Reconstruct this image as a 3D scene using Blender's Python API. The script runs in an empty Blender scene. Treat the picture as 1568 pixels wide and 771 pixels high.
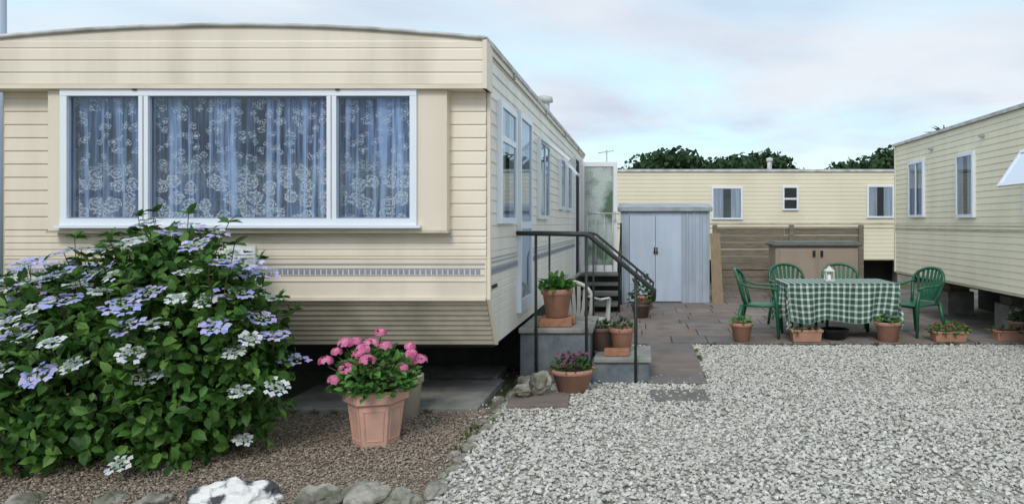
import bpy, math, random, bmesh
import numpy as np
from mathutils import Vector, Matrix, noise as mnoise
random.seed(7); rng=np.random.default_rng(7)
scene=bpy.context.scene
R=math.radians
# ------------------------------------------------------------------ materials
def newmat(name):
    m=bpy.data.materials.new(name); m.use_nodes=True
    nt=m.node_tree; b=nt.nodes['Principled BSDF']; return m,nt,b
def pm(name,c1,c2=None,scale=6,rough=.6,bump=0,bscale=60,metal=0,island=False,stretch=(1,1,1),spec=.4,detail=6,lo=.35,hi=.65,dirt=None,dscale=1.5,dstretch=None,damt=.7):
    m,nt,b=newmat(name); L=nt.links; n=nt.nodes
    b.inputs['Roughness'].default_value=rough; b.inputs['Metallic'].default_value=metal
    b.inputs['Specular IOR Level'].default_value=spec
    tc=n.new('ShaderNodeTexCoord'); mp=n.new('ShaderNodeMapping'); mp.inputs['Scale'].default_value=stretch
    L.new(tc.outputs['Object'],mp.inputs['Vector'])
    if c2 is None and not isinstance(c1,list): c2=tuple(x*.85 for x in c1)
    rp=n.new('ShaderNodeValToRGB'); e=rp.color_ramp.elements
    if isinstance(c1,list):
        cs=c1; e[0].color=(*cs[0],1); e[0].position=0; e[1].color=(*cs[-1],1); e[1].position=1
        for i in range(1,len(cs)-1):
            q=e.new(i/(len(cs)-1)); q.color=(*cs[i],1)
    else:
        e[0].color=(*c1,1); e[1].color=(*c2,1); e[0].position=lo; e[1].position=hi
        if island: e[0].position=0; e[1].position=1
    if island:
        g=n.new('ShaderNodeNewGeometry'); L.new(g.outputs['Random Per Island'],rp.inputs[0])
    else:
        t=n.new('ShaderNodeTexNoise'); t.inputs['Scale'].default_value=scale; t.inputs['Detail'].default_value=detail
        L.new(mp.outputs[0],t.inputs['Vector']); L.new(t.outputs['Fac'],rp.inputs[0])
    out=rp.outputs[0]
    if dirt:
        mp3=n.new('ShaderNodeMapping'); mp3.inputs['Scale'].default_value=dstretch or stretch; L.new(tc.outputs['Object'],mp3.inputs['Vector'])
        t3=n.new('ShaderNodeTexNoise'); t3.inputs['Scale'].default_value=dscale; t3.inputs['Detail'].default_value=8
        L.new(mp3.outputs[0],t3.inputs['Vector'])
        r3=n.new('ShaderNodeValToRGB'); r3.color_ramp.elements[0].position=.42; r3.color_ramp.elements[1].position=.72
        L.new(t3.outputs['Fac'],r3.inputs[0])
        mx=n.new('ShaderNodeMixRGB'); mx.inputs[2].default_value=(*dirt,1)
        ml=n.new('ShaderNodeMath'); ml.operation='MULTIPLY'; ml.inputs[1].default_value=damt
        L.new(r3.outputs[0],ml.inputs[0]); L.new(ml.outputs[0],mx.inputs[0]); L.new(out,mx.inputs[1]); out=mx.outputs[0]
    L.new(out,b.inputs['Base Color'])
    if bump:
        t2=n.new('ShaderNodeTexNoise'); t2.inputs['Scale'].default_value=bscale; t2.inputs['Detail'].default_value=5
        L.new(mp.outputs[0],t2.inputs['Vector'])
        bp=n.new('ShaderNodeBump'); bp.inputs['Strength'].default_value=bump; bp.inputs['Distance'].default_value=.01
        L.new(t2.outputs['Fac'],bp.inputs['Height']); L.new(bp.outputs[0],b.inputs['Normal'])
    return m
def leafmat(name,cols,rough=.5):
    m=pm(name,cols,island=True,rough=rough,spec=.3)
    nt=m.node_tree; b=nt.nodes['Principled BSDF']
    tr=nt.nodes.new('ShaderNodeBsdfTranslucent'); mx=nt.nodes.new('ShaderNodeMixShader'); mx.inputs[0].default_value=.2
    src=b.inputs['Base Color'].links[0].from_socket
    nt.links.new(src,tr.inputs[0]); nt.links.new(b.outputs[0],mx.inputs[1]); nt.links.new(tr.outputs[0],mx.inputs[2])
    nt.links.new(mx.outputs[0],nt.nodes['Material Output'].inputs[0])
    return m
M={}
ST=(2.2,2.2,.35)
M['cream']=pm('cream_cladding',(.82,.745,.625),(.775,.70,.58),scale=1.2,rough=.42,stretch=(.4,.4,1.5),dirt=(.56,.50,.39),dscale=1.6,dstretch=ST,damt=.6)
M['cream2']=pm('cream_cladding_bay',(.80,.725,.60),(.765,.69,.565),scale=2,rough=.4,dirt=(.62,.55,.43),dscale=1.4,dstretch=ST,damt=.5)
M['cream_side_lit']=pm('cream_cladding_side_lit',(.86,.83,.75),(.82,.79,.71),scale=1.2,rough=.4,dirt=(.64,.61,.52),dstretch=ST,damt=.6)  # brighter light on the side wall put into a paler, bluer cream
M['yellow']=pm('yellow_cream_cladding',(.90,.84,.65),(.87,.81,.62),scale=1.2,rough=.45,dirt=(.74,.68,.50),dstretch=ST,damt=.5)
M['backc']=pm('back_cladding',(.80,.74,.58),(.76,.70,.54),scale=1.2,rough=.5,dirt=(.62,.57,.43),dstretch=(1,1,.3),damt=.5)
M['tan']=pm('tan_skirt',(.62,.56,.45),(.56,.51,.41),scale=3,rough=.5,dirt=(.28,.265,.20),dscale=2.2,dstretch=(1.5,1.5,.8))
M['white']=pm('white_upvc',(.84,.86,.88),(.80,.82,.85),scale=3,rough=.3)
M['whitef']=pm('window_frame_white',(.80,.86,.93),(.76,.82,.90),scale=3,rough=.3)
M['gutter']=pm('roof_grey',(.66,.67,.67),(.52,.53,.52),scale=6,rough=.5,dirt=(.25,.25,.22),dscale=5)
M['stripe']=pm('stripe_grey',(.42,.43,.44),(.38,.39,.41),rough=.4)
M['stripeb']=pm('stripe_blue',(.24,.29,.38),(.28,.32,.40),rough=.4)
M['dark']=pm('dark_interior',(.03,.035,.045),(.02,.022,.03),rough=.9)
M['under']=pm('undercarriage_and_shade',(.035,.033,.03),(.02,.02,.02),rough=.9)  # floor and beams, plus dark sheets that stand in for shade below
M['steel']=pm('black_rail',(.02,.028,.025),(.035,.04,.035),scale=40,rough=.45)
M['concrete']=pm('concrete',(.36,.35,.33),(.25,.245,.23),scale=8,rough=.85,bump=.5,bscale=80,dirt=(.13,.14,.11),dscale=3)
M['bluec']=pm('blue_grey_painted_concrete',(.15,.18,.21),(.10,.125,.15),scale=8,rough=.75,bump=.6,bscale=40,dirt=(.27,.27,.26),dscale=6)
M['slab']=pm('paving_slab',[(.19,.155,.14),(.25,.195,.17),(.17,.155,.15),(.28,.23,.205),(.22,.195,.185)],island=True,rough=.85,bump=.5,bscale=70,dirt=(.11,.10,.09),dscale=3)
M['joint']=pm('paving_joint',(.10,.09,.075),(.06,.06,.045),scale=20,rough=.95)
M['terra']=pm('terracotta',(.50,.26,.18),(.42,.21,.145),scale=8,rough=.7,bump=.15,dirt=(.33,.22,.17),dscale=6)
M['terra_l']=pm('terracotta_light',(.70,.41,.32),(.62,.36,.28),scale=6,rough=.6,dirt=(.46,.30,.24),dscale=5)
M['beigepot']=pm('beige_pot',(.55,.50,.40),(.48,.43,.34),rough=.6)
M['brownpot']=pm('brown_pot',(.15,.10,.08),(.11,.075,.06),rough=.6)
M['soil']=pm('soil',(.05,.035,.025),(.03,.02,.015),scale=30,rough=1,bump=1)
M['brick']=pm('brick',(.40,.20,.12),(.30,.15,.09),scale=20,rough=.85,bump=.5)
M['rock']=pm('rock',(.42,.40,.36),(.14,.13,.11),scale=7,rough=.9,bump=1,bscale=22,dirt=(.09,.11,.05),dscale=6,detail=10)
M['rockw']=pm('painted_rock',(.75,.75,.73),(.06,.06,.07),scale=9,rough=.8,bump=1,bscale=22,lo=.47,hi=.56,detail=10)
M['wood']=pm('weathered_wood',(.27,.23,.18),(.17,.14,.11),scale=5,rough=.9,stretch=(1,1,12),bump=.4,dirt=(.13,.13,.09),dscale=1.5)
M['woodl']=pm('plank_wood',(.34,.25,.17),(.25,.19,.13),scale=8,rough=.8,stretch=(6,6,1))
M['shed']=pm('shed_metal',(.46,.54,.64),(.40,.48,.58),scale=2,rough=.45,metal=.1,dirt=(.28,.31,.34),dscale=2,dstretch=ST)
M['shedd']=pm('shed_door_metal',(.55,.64,.77),(.51,.60,.73),scale=2,rough=.4,metal=.1,dirt=(.36,.42,.50),dscale=2,dstretch=ST,damt=.5)
M['shedroof']=pm('shed_roof',(.40,.44,.47),(.28,.31,.33),scale=4,rough=.5)
M['boxp']=pm('box_plastic',(.36,.29,.235),(.32,.26,.21),scale=3,rough=.55)
M['boxlid']=pm('box_lid',(.15,.165,.14),(.11,.12,.11),scale=5,rough=.5)
M['green']=pm('green_plastic',(.018,.13,.07),(.014,.105,.055),scale=6,rough=.35,spec=.5)
M['wplast']=pm('white_plastic',(.70,.70,.66),(.62,.62,.58),rough=.4)
M['black']=pm('black_plastic',(.015,.015,.018),(.02,.02,.02),rough=.4)
M['leaf']=leafmat('hydrangea_leaf',[(.016,.055,.012),(.05,.135,.022),(.085,.21,.036),(.03,.085,.018),(.14,.27,.05),(.055,.15,.03)])
M['leafp']=leafmat('pot_leaf',[(.05,.14,.03),(.09,.23,.05),(.14,.30,.08)])
M['leafd']=leafmat('dark_leaf',[(.02,.055,.015),(.04,.10,.025),(.05,.11,.03)])
M['weed']=leafmat('weed_leaf',[(.06,.11,.03),(.12,.19,.05),(.20,.20,.09)])
M['treeleaf']=leafmat('tree_leaf',[(.014,.04,.014),(.03,.07,.02),(.045,.09,.03),(.02,.05,.015)])
M['stem']=pm('stem',(.10,.075,.04),(.07,.055,.03),scale=20,rough=.9)
M['flblue']=leafmat('floret_blue',[(.36,.40,.82),(.46,.50,.88),(.58,.48,.80),(.68,.68,.92)])
M['flwhite']=leafmat('floret_white',[(.62,.68,.74),(.78,.82,.80),(.66,.68,.84),(.84,.86,.74)])
M['flpink']=leafmat('floret_pink',[(.70,.12,.32),(.80,.24,.45),(.85,.40,.55),(.62,.07,.28)])
M['flpurp']=leafmat('floret_purple',[(.25,.04,.12),(.38,.08,.2),(.30,.12,.28)])
M['flred']=leafmat('floret_red',[(.5,.05,.04),(.6,.12,.15)])
M['bulb']=leafmat('flower_centre',[(.30,.40,.46),(.46,.52,.46),(.36,.46,.24)])
M['netc']=pm('plain_curtain',(.66,.72,.78),(.38,.44,.50),scale=9,rough=.9,stretch=(5,5,.15))
def lace():
    m,nt,b=newmat('lace_curtain'); n=nt.nodes; L=nt.links
    b.inputs['Roughness'].default_value=.95; b.inputs['Specular IOR Level'].default_value=.1
    tc=n.new('ShaderNodeTexCoord'); sp=n.new('ShaderNodeSeparateXYZ'); L.new(tc.outputs['UV'],sp.inputs[0])
    nz=n.new('ShaderNodeTexNoise'); nz.inputs['Scale'].default_value=30; nz.inputs['Detail'].default_value=2
    L.new(tc.outputs['UV'],nz.inputs['Vector'])
    sub=n.new('ShaderNodeVectorMath'); sub.operation='SUBTRACT'; L.new(nz.outputs['Color'],sub.inputs[0]); sub.inputs[1].default_value=(.5,.5,.5)
    sc=n.new('ShaderNodeVectorMath'); sc.operation='SCALE'; sc.inputs['Scale'].default_value=.06; L.new(sub.outputs[0],sc.inputs[0])
    ad=n.new('ShaderNodeVectorMath'); L.new(tc.outputs['UV'],ad.inputs[0]); L.new(sc.outputs[0],ad.inputs[1])
    def rings(scale,stops,rnd=.75):
        v=n.new('ShaderNodeTexVoronoi'); v.voronoi_dimensions='2D'; v.inputs['Scale'].default_value=scale; v.inputs['Randomness'].default_value=rnd
        L.new(ad.outputs[0],v.inputs['Vector'])
        r=n.new('ShaderNodeValToRGB'); e=r.color_ramp.elements; e[0].position=stops[0][0]; e[0].color=(stops[0][1],)*3+(1,); e[1].position=stops[-1][0]; e[1].color=(stops[-1][1],)*3+(1,)
        for p,c in stops[1:-1]:
            q=e.new(p); q.color=(c,c,c,1)
        L.new(v.outputs['Distance'],r.inputs[0]); return r.outputs[0]
    big=rings(8.0,[(0,1),(.08,.9),(.10,.2),(.13,.2),(.16,1),(.25,1),(.27,.2),(.30,.2),(.33,1),(.42,.9),(.46,.1)],.75)
    small=rings(12,[(0,1),(.11,1),(.15,.0),(.2,0),(.24,.85),(.29,.8),(.33,0)],.95)
    gt=n.new('ShaderNodeMapRange'); L.new(sp.outputs[1],gt.inputs[0]); gt.inputs[1].default_value=.34; gt.inputs[2].default_value=.5; gt.inputs[3].default_value=1; gt.inputs[4].default_value=0
    mx=n.new('ShaderNodeMixRGB'); L.new(gt.outputs[0],mx.inputs[0]); L.new(small,mx.inputs[1]); L.new(big,mx.inputs[2])
    mp=n.new('ShaderNodeMapping'); mp.inputs['Scale'].default_value=(15,.5,1); L.new(tc.outputs['UV'],mp.inputs[0])
    n2=n.new('ShaderNodeTexNoise'); n2.inputs['Scale'].default_value=1.0; n2.inputs['Detail'].default_value=5; n2.inputs['Roughness'].default_value=.65; L.new(mp.outputs[0],n2.inputs['Vector'])
    r2=n.new('ShaderNodeValToRGB'); r2.color_ramp.elements[0].position=.42; r2.color_ramp.elements[0].color=(.012,.022,.045,1)  # streaks paint pleat light, shade and bluish sheen into the curtain colour
    r2.color_ramp.elements[1].position=.60; r2.color_ramp.elements[1].color=(.47,.66,.95,1)
    q=r2.color_ramp.elements.new(.5); q.color=(.12,.19,.33,1)
    L.new(n2.outputs['Fac'],r2.inputs[0])
    n4=n.new('ShaderNodeTexNoise'); n4.inputs['Scale'].default_value=55; n4.inputs['Detail'].default_value=2; L.new(tc.outputs['UV'],n4.inputs['Vector'])
    r4=n.new('ShaderNodeMapRange'); L.new(n4.outputs['Fac'],r4.inputs[0]); r4.inputs[1].default_value=.40; r4.inputs[2].default_value=.55; r4.inputs[3].default_value=.2; r4.inputs[4].default_value=.95
    mul=n.new('ShaderNodeMath'); mul.operation='MULTIPLY'; L.new(mx.outputs[0],mul.inputs[0]); L.new(r4.outputs[0],mul.inputs[1])
    m2=n.new('ShaderNodeMixRGB'); L.new(mul.outputs[0],m2.inputs[0]); L.new(r2.outputs[0],m2.inputs[1]); m2.inputs[2].default_value=(.86,.95,1,1)
    L.new(m2.outputs[0],b.inputs['Base Color']); return m
M['lace']=lace()
def glass(name,tint,base,fr):
    m,nt,b=newmat(name); n=nt.nodes; L=nt.links
    t=n.new('ShaderNodeBsdfTransparent'); t.inputs[0].default_value=(*tint,1)
    g=n.new('ShaderNodeBsdfGlossy'); g.inputs['Roughness'].default_value=.015; g.inputs[0].default_value=(.8,.9,1,1)
    f=n.new('ShaderNodeFresnel'); f.inputs[0].default_value=1.5
    a=n.new('ShaderNodeMath'); a.operation='MULTIPLY_ADD'; a.inputs[1].default_value=fr; a.inputs[2].default_value=base; a.use_clamp=True
    L.new(f.outputs[0],a.inputs[0]); mx=n.new('ShaderNodeMixShader'); L.new(a.outputs[0],mx.inputs[0]); L.new(t.outputs[0],mx.inputs[1]); L.new(g.outputs[0],mx.inputs[2])
    L.new(mx.outputs[0],n['Material Output'].inputs[0]); return m
M['glass']=glass('window_glass',(.95,.97,1),.04,1.0)
M['frost']=pm('frosted_glass_reflections',(.10,.17,.11),(.50,.58,.55),scale=2.2,rough=.25,bump=1,bscale=40,detail=12,lo=.42,hi=.60,spec=.4)  # mottled green tones paint foliage reflections into the frosted pane
def gingham():
    m,nt,b=newmat('tablecloth_check'); n=nt.nodes; L=nt.links; b.inputs['Roughness'].default_value=.75
    tc=n.new('ShaderNodeTexCoord'); sp=n.new('ShaderNodeSeparateXYZ'); L.new(tc.outputs['UV'],sp.inputs[0])
    outs=[]
    for i in (0,1):
        a=n.new('ShaderNodeMath'); a.operation='MULTIPLY'; a.inputs[1].default_value=1/.078; L.new(sp.outputs[i],a.inputs[0])
        f=n.new('ShaderNodeMath'); f.operation='FRACT'; L.new(a.outputs[0],f.inputs[0])
        g=n.new('ShaderNodeMath'); g.operation='GREATER_THAN'; g.inputs[1].default_value=.36; L.new(f.outputs[0],g.inputs[0]); outs.append(g.outputs[0])
    s=n.new('ShaderNodeMath'); s.operation='ADD'; L.new(outs[0],s.inputs[0]); L.new(outs[1],s.inputs[1])
    h=n.new('ShaderNodeMath'); h.operation='MULTIPLY'; h.inputs[1].default_value=.5; L.new(s.outputs[0],h.inputs[0])
    r=n.new('ShaderNodeValToRGB'); r.color_ramp.interpolation='CONSTANT'; e=r.color_ramp.elements
    e[0].color=(.68,.72,.68,1); e[1].position=.9; e[1].color=(.035,.085,.065,1); q=e.new(.3); q.color=(.27,.37,.32,1)
    L.new(h.outputs[0],r.inputs[0]); L.new(r.outputs[0],b.inputs['Base Color']); return m
M['cloth']=gingham()
def vormat(name,cols,scale,bump=.8,rough=.9):
    m,nt,b=newmat(name); n=nt.nodes; L=nt.links; b.inputs['Roughness'].default_value=rough
    tc=n.new('ShaderNodeTexCoord'); v=n.new('ShaderNodeTexVoronoi'); v.inputs['Scale'].default_value=scale; L.new(tc.outputs['Object'],v.inputs['Vector'])
    sp=n.new('ShaderNodeSeparateColor'); L.new(v.outputs['Color'],sp.inputs[0])
    r=n.new('ShaderNodeValToRGB'); e=r.color_ramp.elements; e[0].color=(*cols[0],1); e[1].color=(*cols[-1],1)
    for i in range(1,len(cols)-1):
        q=e.new(i/(len(cols)-1)); q.color=(*cols[i],1)
    L.new(sp.outputs[0],r.inputs[0])
    d=n.new('ShaderNodeMath'); d.operation='MULTIPLY_ADD'; d.inputs[1].default_value=-1.1; d.inputs[2].default_value=1.15; d.use_clamp=True
    L.new(v.outputs['Distance'],d.inputs[0])
    L.new(r.outputs[0],b.inputs['Base Color'])
    bp=n.new('ShaderNodeBump'); bp.inputs['Strength'].default_value=bump; bp.inputs['Distance'].default_value=.012; L.new(d.outputs[0],bp.inputs['Height']); L.new(bp.outputs[0],b.inputs['Normal'])
    return m
M['gravelbase']=vormat('gravel_base',[(.20,.19,.17),(.34,.33,.30),(.48,.47,.43),(.28,.26,.23)],55)
M['bedbase']=vormat('pebble_base',[(.11,.09,.065),(.19,.155,.12),(.25,.21,.17),(.14,.11,.085)],75)
M['stone']=pm('gravel_stone',[(.26,.245,.22),(.46,.45,.42),(.62,.61,.57),(.53,.50,.44),(.74,.73,.70),(.40,.39,.36),(.64,.63,.59),(.34,.31,.26)],island=True,rough=.9,spec=.15)
M['pebble']=pm('brown_pebble',[(.15,.115,.085),(.33,.26,.20),(.24,.19,.15),(.40,.33,.26),(.19,.16,.13),(.50,.45,.38)],island=True,rough=.85,spec=.2)
M['earth']=pm('ground_earth',(.14,.13,.09),(.08,.10,.05),scale=.6,rough=1,bump=.6)
# ------------------------------------------------------------------ mesh builder
class MB:
    def __init__(s,mat4=None): s.v=[]; s.f=[]; s.mi=[]; s.sm=[]; s.mats=[]; s.M=mat4
    def m(s,k):
        if k not in s.mats: s.mats.append(k)
        return s.mats.index(k)
    def add(s,V,F,k,smooth=False):
        o=len(s.v); s.v.extend([tuple(p) for p in V]); i=s.m(k)
        for f in F: s.f.append(tuple(a+o for a in f)); s.mi.append(i); s.sm.append(smooth)
    def box(s,x0,y0,z0,x1,y1,z1,k):
        x0,x1=min(x0,x1),max(x0,x1); y0,y1=min(y0,y1),max(y0,y1); z0,z1=min(z0,z1),max(z0,z1)
        V=[(x0,y0,z0),(x1,y0,z0),(x1,y1,z0),(x0,y1,z0),(x0,y0,z1),(x1,y0,z1),(x1,y1,z1),(x0,y1,z1)]
        s.add(V,[(0,3,2,1),(4,5,6,7),(0,1,5,4),(1,2,6,5),(2,3,7,6),(3,0,4,7)],k)
    def bbox(s,x0,y0,z0,x1,y1,z1,k,b=.01,rot=0):
        bm=bmesh.new(); bmesh.ops.create_cube(bm,size=1)
        for v in bm.verts: v.co=Vector(((v.co.x+.5)*(x1-x0)+x0,(v.co.y+.5)*(y1-y0)+y0,(v.co.z+.5)*(z1-z0)+z0))
        bmesh.ops.bevel(bm,geom=bm.edges[:],offset=b,segments=2,affect='EDGES',profile=.5)
        if rot:
            cx,cy=(x0+x1)/2,(y0+y1)/2
            for v in bm.verts:
                x,y=v.co.x-cx,v.co.y-cy; v.co.x=cx+x*math.cos(rot)-y*math.sin(rot); v.co.y=cy+x*math.sin(rot)+y*math.cos(rot)
        bm.verts.index_update()
        s.add([v.co[:] for v in bm.verts],[[v.index for v in f.verts] for f in bm.faces],k); bm.free()
    def tube(s,pts,r,k,n=8,smooth=True,flat=1.0):
        pts=[Vector(p) for p in pts]; m=len(pts); V=[]; F=[]
        rr=r if isinstance(r,(list,tuple)) else [r]*m
        up=None
        for i,p in enumerate(pts):
            t=(pts[min(i+1,m-1)]-pts[max(i-1,0)]).normalized()
            if up is None:
                up=Vector((0,0,1)) if abs(t.z)<.9 else Vector((0,1,0))
            a=t.cross(up); 
            if a.length<1e-4: a=t.cross(Vector((1,0,0)))
            a.normalize(); b=a.cross(t).normalized(); up=b
            for j in range(n):
                q=2*math.pi*j/n; V.append(p+a*math.cos(q)*rr[i]+b*math.sin(q)*rr[i]*flat)
        for i in range(m-1):
            for j in range(n):
                F.append((i*n+j,i*n+(j+1)%n,(i+1)*n+(j+1)%n,(i+1)*n+j))
        F.append(tuple(range(n))[::-1]); F.append(tuple((m-1)*n+j for j in range(n)))
        s.add(V,F,k,smooth)
    def lathe(s,cx,cy,prof,k,n=20,smooth=True,a0=0,ex=1,ey=1):
        V=[];F=[]
        for r,z in prof:
            for j in range(n):
                q=2*math.pi*j/n+a0; V.append((cx+r*math.cos(q)*ex,cy+r*math.sin(q)*ey,z))
        for i in range(len(prof)-1):
            for j in range(n): F.append((i*n+j,i*n+(j+1)%n,(i+1)*n+(j+1)%n,(i+1)*n+j))
        s.add(V,F,k,smooth)
    def grid(s,fn,nu,nv,k,smooth=True):
        V=[fn(i/nu,j/nv) for j in range(nv+1) for i in range(nu+1)]
        F=[(j*(nu+1)+i,j*(nu+1)+i+1,(j+1)*(nu+1)+i+1,(j+1)*(nu+1)+i) for j in range(nv) for i in range(nu)]
        s.add(V,F,k,smooth)
    def obj(s,name,parent=None,uvs=None):
        me=bpy.data.meshes.new(name)
        V=s.v
        if s.M is not None: V=[tuple(s.M@Vector(p)) for p in V]
        me.from_pydata(V,[],s.f)
        for k in s.mats: me.materials.append(M[k])
        me.polygons.foreach_set('material_index',s.mi); me.polygons.foreach_set('use_smooth',s.sm)
        if uvs is not None:
            ul=me.uv_layers.new(name='UVMap')
            for l in me.loops: ul.data[l.index].uv=uvs[l.vertex_index]
        me.update()
        o=bpy.data.objects.new(name,me); scene.collection.objects.link(o)
        if parent: o.parent=parent
        return o
def empty(name):
    e=bpy.data.objects.new(name,None); scene.collection.objects.link(e); return e
def npmesh(name,V,F,mat):
    me=bpy.data.meshes.new(name); nv=len(V); nf=len(F); k=F.shape[1]
    me.vertices.add(nv); me.vertices.foreach_set('co',V.astype(np.float32).ravel())
    me.loops.add(nf*k); me.loops.foreach_set('vertex_index',F.astype(np.int32).ravel())
    me.polygons.add(nf); me.polygons.foreach_set('loop_start',np.arange(0,nf*k,k,dtype=np.int32))
    me.polygons.foreach_set('use_smooth',np.full(nf,False))
    me.materials.append(mat); me.update(calc_edges=True)
    o=bpy.data.objects.new(name,me); scene.collection.objects.link(o); return o
LEAF_V=np.array([(0,0,0),(0,.33,.0),(0,.7,-.03),(0,1,-.12),(-.27,.28,.07),(-.25,.62,.04),(.27,.28,.07),(.25,.62,.04)],float)
LEAF_F=[(0,1,4),(0,6,1),(1,2,5),(1,5,4),(1,6,7),(1,7,2),(2,3,5),(2,7,3)]
THIN_V=LEAF_V*np.array([.45,1,1]); 
PV=[(0,0,0)];PF=[]
for q in range(4):
    a=q*math.pi/2; c,s_=math.cos(a),math.sin(a); b=len(PV)
    for x,y,z in [(.45,.5,.05),(0,.95,-.05),(-.45,.5,.05)]: PV.append((x*c-y*s_,x*s_+y*c,z))
    PF.append((0,b,b+1,b+2))
PV=np.array(PV)
def unit(a): return a/np.maximum(np.linalg.norm(a,axis=1,keepdims=True),1e-6)
def frames(D,N):
    D=unit(D); X=unit(np.cross(D,N)); Z=np.cross(X,D); return np.stack([X,D,Z],axis=2)
def inst(TV,P,Rm,S):
    S=np.asarray(S).reshape(-1,1,1)
    return np.einsum('nij,kj->nki',Rm,TV)*S+P[:,None,:]
def scatter(mb,TV,TF,P,D,N,S,k):
    if len(P)==0: return
    V=inst(TV,P,frames(D,N),S).reshape(-1,3); K=len(TV); o=len(mb.v); mb.v.extend(map(tuple,V.tolist())); i=mb.m(k)
    for n_ in range(len(P)):
        b=o+n_*K
        for f in TF: mb.f.append(tuple(a+b for a in f))
    c=len(P)*len(TF); mb.mi.extend([i]*c); mb.sm.extend([False]*c)
def rdir(n): return unit(rng.normal(size=(n,3)))
# ------------------------------------------------------------------ ground
mb=MB(); mb.grid(lambda u,v:((u-.5)*600,(v-.5)*600+100,-.03),6,6,'earth'); mb.obj('ground')
mb=MB(); mb.box(-1.19,-3,-.2,12,9.13,-.008,'gravelbase'); mb.obj('gravel_driveway')
mb=MB(); mb.box(-9,-3,-.2,-1.195,5.95,-.004,'bedbase'); mb.obj('garden_bed')
def ico(sub):
    bm=bmesh.new(); bmesh.ops.create_icosphere(bm,subdivisions=sub,radius=1); bm.verts.index_update()
    V=np.array([v.co[:] for v in bm.verts]); F=np.array([[v.index for v in f.verts] for f in bm.faces]); bm.free(); return V,F
IV,IF=ico(1)
def stones(name,n,x0,x1,y0,y1,r0,r1,mat,mask=None,zoff=0.0,jit=.22):
    P=np.stack([rng.uniform(x0,x1,n),rng.uniform(y0,y1,n),np.zeros(n)],1)
    if mask is not None: P=P[mask(P)]
    n=len(P); s=rng.uniform(0,1,n)**1.6*(r1-r0)+r0
    P[:,2]=zoff+s*.25+rng.uniform(0,.006,n)+.008*np.sin(P[:,0]*1.7+1)*np.sin(P[:,1]*2.1)
    sc=np.stack([s*rng.uniform(.8,1.35,n),s*rng.uniform(.8,1.2,n),s*rng.uniform(.5,.8,n)],1)
    V=IV[None]*(1+rng.normal(0,jit,(n,len(IV),1)))*sc[:,None,:]
    a=rng.uniform(0,6.28,n); c,s2=np.cos(a),np.sin(a); t=rng.normal(0,.35,n); ct,st=np.cos(t),np.sin(t)
    y=V[:,:,1]*ct[:,None]-V[:,:,2]*st[:,None]; z=V[:,:,1]*st[:,None]+V[:,:,2]*ct[:,None]; x=V[:,:,0]
    V=np.stack([x*c[:,None]-y*s2[:,None],x*s2[:,None]+y*c[:,None],z],2)+P[:,None,:]
    F=IF[None]+(np.arange(n)*len(IV))[:,None,None]
    npmesh(name,V.reshape(-1,3),F.reshape(-1,3),mat)
def gm(P):
    x,y=P[:,0],P[:,1]
    return (x<.56*y+.5)&~((x>.03)&(x<.6)&(y>6.85))&~((x<.1)&(y>6.93)&(y<7.9))
stones('gravel',76000,-1.15,5.6,3.6,9.12,.007,.0165,M['stone'],gm)
stones('garden_pebbles',42000,-4.9,-1.2,3.6,6.0,.004,.0095,M['pebble'],None,.0)
stones('stray_gravel',900,-1.5,.7,5.6,9.3,.006,.013,M['stone'],None,.012)
# patio
mb=MB(); mb.box(-1.15,9.132,-.2,9,16.3,.012,'joint')
y=9.14
while y<16.2:
    h=random.choice([.45,.6,.6]); x=-1.13+random.uniform(-.2,0)
    while x<8.6:
        w=random.choice([.45,.6,.75]); g=.006
        xx=max(x,-1.13)
        mb.bbox(xx+g,y+g,-.01,x+w-g,y+h-g,.03+random.uniform(-.003,.004),'slab',.006); x+=w
    y+=h
mb.obj('patio')
mb=MB(); mb.box(.035,6.86,-.2,.605,9.128,.01,'joint'); y=6.87
while y<8.9:
    h=.56; mb.bbox(.045,y+.006,-.01,.6,min(y+h,9.12)-.006,.028+random.uniform(-.003,.003),'slab',.006); y+=h
mb.bbox(.06,6.2,-.02,.56,6.62,.022,'slab',.01,rot=.03)
mb.bbox(-1.12,5.98,-.02,-.62,6.38,.04,'slab',.01,rot=.06)
mb.obj('paved_path')
mb=MB(); mb.bbox(-2.95,5.85,-.1,-2.05,6.9,.045,'concrete',.015); mb.bbox(-2.03,5.88,-.1,-1.32,7.0,.04,'concrete',.015,rot=.01)
mb.bbox(-2.9,6.93,-.1,-1.4,9,.04,'concrete',.015)
mb.obj('concrete_slab')
# weeds along edges
mb=MB()
pts=[(-1.2+random.uniform(-.06,.06),random.uniform(4.3,6.7)) for _ in range(9)]+[(random.uniform(-2.9,-1.3),5.83+random.uniform(-.03,.02)) for _ in range(8)]+[(random.uniform(.7,5.0),9.12+random.uniform(-.03,.02)) for _ in range(14)]+[(.62,random.uniform(6.9,9)) for _ in range(5)]+[(random.uniform(-1.2,-.5),6.9) for _ in range(3)]
for (x,y) in pts:
    n=random.randint(8,18); a=rng.uniform(0,6.28,n); D=np.stack([np.cos(a),np.sin(a),rng.uniform(.4,2,n)],1)
    scatter(mb,LEAF_V*np.array([.35,1,1]),LEAF_F,np.tile([x,y,.0],(n,1))+rng.normal(0,.012,(n,3))*[1,1,.1],D,unit(np.tile([0,0,1.],(n,1))+rdir(n)*.3),rng.uniform(.03,.07,n),'weed')
mb.obj('weeds')
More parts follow.
